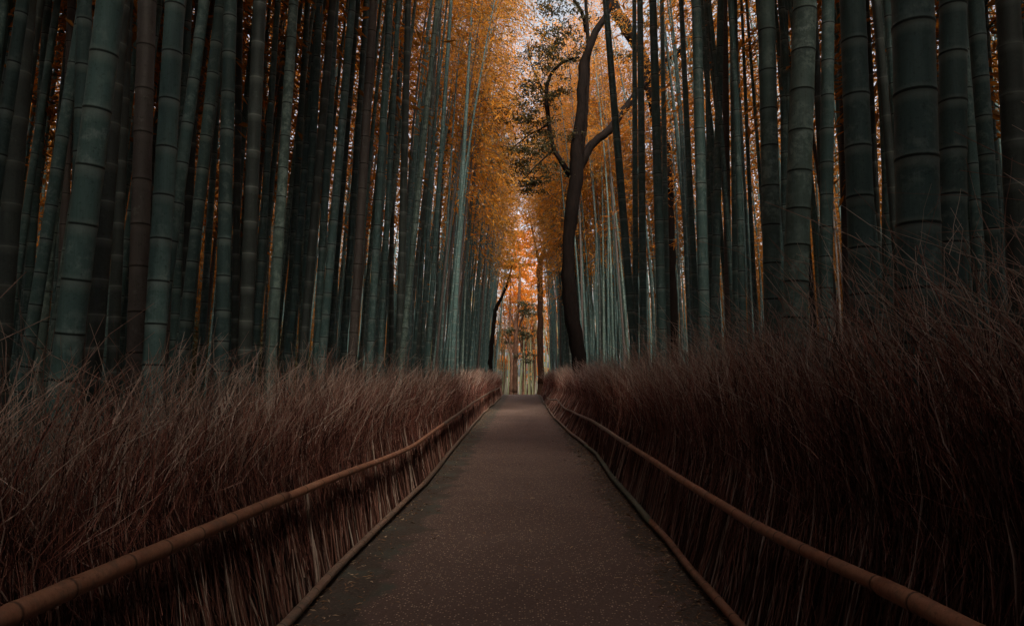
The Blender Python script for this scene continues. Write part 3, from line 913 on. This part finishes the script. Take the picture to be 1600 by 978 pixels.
    prof = [(.16, 0.0), (.16, .55), (.20, .95), (.34, 1.12), (.5, 1.0), (.52, 0.0)]
    V = []
    for Y in Ys:
        sl = (lean_x(Y) - foot_x(Y)) / rail_z(Y)
        for dx, z in prof:
            zz = z * float(top_height(side, Y)) / 1.55 * random.uniform(.93, 1.03)
            V.append((foot_x(Y) + side * (dx + random.uniform(-.03, .03)) + sl * min(zz, .95), Y, zz))
    V = np.array(V) - O
    k = len(prof); i, j = np.meshgrid(np.arange(len(Ys) - 1), np.arange(k - 1), indexing='ij'); a = (i * k + j).ravel()
    mb.add(V, np.stack([a, a + 1, a + k + 1, a + k], -1))
    mb.build('brush_dark_backing', M['backing'], root)
    tag(root, label, 'fence', 'brushwood fences lining the path')
    return root, O

fl, OL = fence(-1, LOW_L, UP_L, 'low brushwood fence along the left edge of the path with two bamboo rails')
fr_, OR = fence(1, LOW_R, UP_R, 'taller bushy brushwood fence along the right edge of the path, lower rail mossy')

def lowpts(low, ylo, yhi, z=.065, wob=.005):
    ly, lx = np.array([p[0] for p in low]), np.array([p[1] for p in low])
    Y = np.linspace(ylo, yhi, 11)
    return [(float(np.interp(y, ly, lx)) + random.gauss(0, wob), y, z + random.gauss(0, .004)) for y in Y]
def uppts(up, ylo, yhi, out=0.0):
    a = np.array(up)
    Y = np.linspace(ylo, yhi, 10)
    return [(float(np.interp(y, a[:, 0], a[:, 1])) - out, y, float(np.interp(y, a[:, 0], a[:, 2])) + random.gauss(0, .004)) for y in Y]
def rel(pts, O): return [tuple(np.array(p) - O) for p in pts]
YJ = [q[0] for q in UP_L]
rail_part(rel(uppts(UP_L, -1.0, YJ[4] + .06), OL), .041, .036, M['rail'], fl)
rail_part(rel(uppts(UP_L, YJ[4] - .06, 12.6), OL), .031, .027, M['rail'], fl)
rail_part(rel(uppts(UP_L, 12.5, 25), OL), .030, .026, M['rail_grey'], fl)
rail_part(rel(uppts(UP_L, 24.9, 46), OL), .034, .03, M['rail_grey'], fl)
rail_part(rel(lowpts(LOW_L, -1.0, 9.6), OL), .034, .030, M['rail_grey'], fl)
rail_part(rel(lowpts(LOW_L, 9.5, 27), OL), .035, .03, M['rail_grey'], fl)
rail_part(rel(lowpts(LOW_L, 27, 50, wob=.03), OL), .034, .03, M['rail_grey'], fl)
rail_part(rel(uppts(UP_R, -1.0, 2.95), OR), .043, .040, M['rail'], fr_)
rail_part(rel(uppts(UP_R, 2.85, 9.3), OR), .034, .030, M['rail'], fr_)
rail_part(rel(uppts(UP_R, 9.2, 20.5), OR), .031, .027, M['rail_grey'], fr_)
rail_part(rel(uppts(UP_R, 20.4, 34), OR), .031, .028, M['rail_grey'], fr_)
rail_part(rel(lowpts(LOW_R, -1.0, 7.1), OR), .034, .030, M['rail'], fr_)
o = rail_part(rel(lowpts(LOW_R, 7.05, 14.6), OR), .036, .032, M['rail_green'], fr_); o['label'] = 'mossy dark green stretch of lower rail'
rail_part(rel(lowpts(LOW_R, 14.6, 30, wob=.02), OR), .034, .03, M['rail_grey'], fr_)
rail_part(rel(lowpts(LOW_R, 30, 50, wob=.03), OR), .034, .03, M['rail_grey'], fr_)

# ------------------------------------------------------------------ trees
def limb(mb, pix, Y0, dY, wpx, n=48, sides=14):
    """A limb traced in photo pixels, laid out at distance Y0 with its own run dY towards or away from the viewer."""
    k = len(pix)
    P = np.array([at_y(x, y, Y0 + dY * i / (k - 1)) for i, (x, y) in enumerate(pix)])
    P = smooth_line(P, n)
    r = np.interp(np.linspace(0, 1, n), np.linspace(0, 1, len(wpx)), wpx) * Y0 / FPX / 2
    r = r * (1 + .05 * np.sin(np.linspace(0, 17, n)) + .03 * np.sin(np.linspace(1, 41, n)))
    P = P + rng.normal(0, .10, (n, 3)) * r[:, None]
    i0 = mb.n
    tube_along(mb, P, r, sides)
    v = mb.v[-1]                                     # ridges and knots in the bark
    ring = np.tile(np.sin(np.arange(sides) * 2.6 + rng.uniform(0, 6)), n) * .07 + rng.normal(0, .045, n * sides)
    c = np.repeat(P, sides, 0)
    v[:n * sides] = c + (v[:n * sides] - c) * (1 + ring)[:, None]
    return P

def cluster_leaves(mb, centres, radii, counts, ll, lw, r):
    for c, rad, k in zip(centres, radii, counts):
        # several flat sprays for each cluster
        ns = max(3, k // 45)
        sc = r.normal(0, 1, (ns, 3)) * np.array([.55, .55, .42]) * rad + c
        which = r.integers(0, ns, k)
        B = sc[which] + r.normal(0, 1, (k, 3)) * np.array([.30, .30, .10]) * rad
        D = r.normal(0, 1, (k, 3)) * np.array([1, 1, .45]) + np.array([0, 0, -.25])
        V, q = leaves(B, D, r.normal(0, .5, (k, 3)) + np.array([0, 0, 1.0]), r.uniform(.6, 1.3, k) * ll, r.uniform(.7, 1.2, k) * lw)
        mb.add(V, q)

def tree(name, label, limbs, Y0, bark, leaf_spec, ll, lw, leafmat, extra_trunk=None, group=None):
    r = np.random.default_rng(int(Y0 * 100))
    foot = at_y(limbs[0][0][0][0], limbs[0][0][0][1], Y0); foot = np.array([foot[0], Y0, float(ground_z(Y0))])
    tr, lf = MB(), MB()
    x0, y0 = limbs[0][0][0]
    for k, (pix, dY, wpx) in enumerate(limbs):
        limb(tr, pix, Y0 + (limbs[k][3] if False else 0), dY, wpx)
    P0 = at_y(x0, y0, Y0)
    w0 = limbs[0][2][0] * Y0 / FPX / 2
    root = empty(name, foot)
    # lower trunk and root flare down to the ground
    n = 10; t = np.linspace(0, 1, n)
    L = np.stack([np.full(n, P0[0]) + (foot[0] - P0[0]) * t, np.full(n, Y0), P0[2] + .05 - (P0[2] + .2 - foot[2]) * t], -1)
    tube_along(tr, L, w0 * (1 + .7 * t ** 3), 12)
    for v in tr.v: v -= foot
    tr.build('trunk', bark, root)
    if leaf_spec:
        cs = [at_y(x, y, Y0 + dy) for x, y, dy, rad, k in leaf_spec]
        cluster_leaves(lf, cs, [s[3] for s in leaf_spec], [s[4] for s in leaf_spec], ll, lw, r)
        for v in lf.v: v -= foot
        lf.build('crown', leafmat, root, smooth=False)
    tag(root, label, 'tree', group)
    return root

main_limbs = [
 ([(910, 597), (902, 549), (893, 488), (887, 427), (889, 368), (894, 327), (900, 268), (901, 232), (907, 164), (913, 102), (919, 82), (932, 49), (952, 16), (962, -30), (985, -110)], -1.5, [20, 21, 21, 20, 19, 20, 20, 15, 14, 15, 12.5, 10, 8, 7, 4]),
 ([(896, 300), (906, 262), (923, 229), (950, 205), (968, 182), (1000, 140), (1038, 96), (1064, 76), (1111, 14), (1140, -40)], 1.6, [13, 15, 14, 12.5, 11.5, 11, 10, 8, 7, 4]),
 ([(908, 250), (914, 200), (917, 150), (919, 90), (917, 33), (915, 0), (911, -60)], -.8, [6, 7, 7, 7, 6, 5, 3]),
 ([(916, 50), (911, 25), (897, 0), (880, -30)], -.8, [6, 6, 5, 3]),
 ([(890, 275), (883, 262), (864, 229), (856, 180), (854, 143), (862, 115), (883, 96), (905, 90)], -.6, [9, 8, 7, 6.5, 6, 5, 4.5, 3]),
 ([(858, 192), (845, 202), (826, 212), (800, 232)], -.8, [4, 3, 2.5, 1.5]),
 ([(855, 150), (842, 128), (830, 100), (825, 70)], -.8, [4, 3, 2.5, 1.5]),
 ([(866, 232), (852, 246), (835, 262), (818, 282)], -.4, [4, 3, 2, 1.2]),
]
rr = random.Random(5)
main_leaves = []
for cx, cy, sx, sy, k in ((815, 210, 26, 26, 11), (850, 215, 18, 22, 6), (845, 85, 18, 30, 10), (862, 50, 16, 30, 6), (836, 160, 18, 18, 6), (822, 270, 18, 14, 6), (880, 150, 12, 40, 3), (900, 40, 20, 30, 3), (940, -30, 60, 20, 5), (1000, 20, 30, 25, 3)):
    for _ in range(k):
        main_leaves.append((rr.gauss(cx, sx), rr.gauss(cy, sy), rr.uniform(-1.6, .6), rr.uniform(.4, .75), rr.randint(110, 190)))
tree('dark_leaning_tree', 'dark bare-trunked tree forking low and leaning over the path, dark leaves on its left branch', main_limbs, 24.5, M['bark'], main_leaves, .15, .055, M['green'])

second_limbs = [
 ([(1052, 545), (1050, 470), (1048, 397), (1046, 327), (1042, 245), (1030, 200), (1017, 145), (1005, 94), (978, 41), (958, 8), (945, -40)], -1.2, [16, 15, 15, 15, 15, 16, 17, 18, 18, 17, 12]),
 ([(1020, 160), (1030, 128), (1045, 100), (1075, 70), (1110, 40), (1160, 5)], .8, [11, 11, 10, 9, 8, 5]),
 ([(1024, 140), (1045, 118), (1077, 96), (1110, 70), (1150, 58)], 1.0, [7, 6, 6, 4, 3]),
]
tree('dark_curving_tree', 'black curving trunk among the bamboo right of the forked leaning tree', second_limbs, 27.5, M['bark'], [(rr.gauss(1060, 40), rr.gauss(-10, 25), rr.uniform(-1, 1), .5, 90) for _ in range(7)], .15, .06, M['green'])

third_limbs = [
 ([(845, 600), (844, 540), (844, 503), (844, 457), (843, 427), (846, 405), (853, 384), (861, 362), (870, 330), (880, 290)], -1, [10, 9.5, 9, 8.5, 8.5, 7, 6, 5, 4, 2]),
 ([(844, 415), (838, 390), (832, 360), (826, 330)], -1, [5, 4, 3, 2]),
]
tree('brown_slim_tree', 'slim straight brown tree at the right side of the path end', third_limbs, 53.5, M['bark_brown'], [(rr.gauss(865, 14), rr.gauss(330, 30), rr.uniform(-2, 2), 1.2, 160) for _ in range(10)], .26, .12, M['orange'])

left_limbs = [([(766, 580), (768, 540), (772, 503), (775, 482), (783, 466), (792, 445), (800, 415)], -1, [8, 7, 6.5, 6, 5, 4, 2])]
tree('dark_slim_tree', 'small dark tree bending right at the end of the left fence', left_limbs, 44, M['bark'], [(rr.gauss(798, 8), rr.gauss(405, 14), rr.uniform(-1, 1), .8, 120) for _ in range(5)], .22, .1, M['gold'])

mid_limbs = [
 ([(805, 614), (805, 580), (806, 546), (806, 510), (809, 485), (812, 450), (812, 410)], 0, [7.5, 7, 6.5, 6, 5, 4, 2]),
 ([(806, 525), (815, 500), (824, 482)], 0, [3, 2.5, 1.5]), ([(806, 515), (798, 490), (792, 470)], 0, [3, 2.5, 1.5]),
 ([(806, 560), (796, 535), (788, 522)], 0, [2.5, 2, 1])]
tree('dark_leaved_tree', 'thin tree with flat dark leaf layers standing beyond the path end', mid_limbs, 66, M['bark_brown'],
     [(rr.gauss(818, 11), rr.gauss(480, 5), rr.uniform(-1, 1), .7, 110) for _ in range(7)] + [(rr.gauss(808, 12), rr.gauss(522, 4), rr.uniform(-1, 1), .7, 110) for _ in range(7)] + [(rr.gauss(822, 6), rr.gauss(560, 14), rr.uniform(-1, 1), .6, 80) for _ in range(4)], .26, .12, M['green'])

# orange autumn trees that close the view beyond the crest
AUT = [
 (798, 74, [(798, 410, 16, 45, 24)], 'orange autumn tree beyond the path end, left of the flat-layered dark tree'),
 (818, 82, [(816, 470, 14, 30, 14), (812, 375, 14, 28, 12)], 'brightest orange tree straight beyond the path end, low crown'),
 (833, 90, [(838, 500, 12, 24, 12)], 'orange tree beyond the path end, right of the flat-layered dark tree'),
 (772, 86, [(770, 400, 22, 50, 18)], 'tall orange tree behind the left bamboo near the path end'),
 (872, 84, [(872, 400, 22, 50, 18)], 'tall orange tree behind the slim brown tree near the path end'),
 (785, 100, [(785, 520, 22, 40, 22)], 'far low orange tree filling the gap left of the path end'),
 (826, 104, [(824, 540, 18, 32, 20), (820, 420, 14, 30, 8)], 'farthest orange tree straight behind the path end'),
 (858, 98, [(858, 520, 22, 40, 22)], 'far low orange tree filling the gap right of the path end'),
]
for x, Y, specs, lab in AUT:
    lv = [(rr.gauss(cx, sx), rr.gauss(cy, sy), rr.uniform(-2.5, 2.5), rr.uniform(1.0, 1.7), rr.randint(130, 200)) for cx, cy, sx, sy, k in specs for _ in range(k)]
    topy = specs[0][1]
    tree('autumn_tree', lab, [([(x, 612), (x + 2, 570), (x - 1, 520), (specs[0][0], topy)], 0, [6, 5, 4, 2]),
                              ([(x + 1, 545), (x + 9, 520), (x + 16, topy + 20)], 0, [3, 2.2, 1]), ([(x, 555), (x - 8, 520), (x - 15, topy + 20)], 0, [3, 2.2, 1])],
         Y, M['bark_brown'], lv, .34, .17, M['orange'], group='orange trees beyond the path end')
print('culms seen', len(seen), 'hidden', len(hidden))
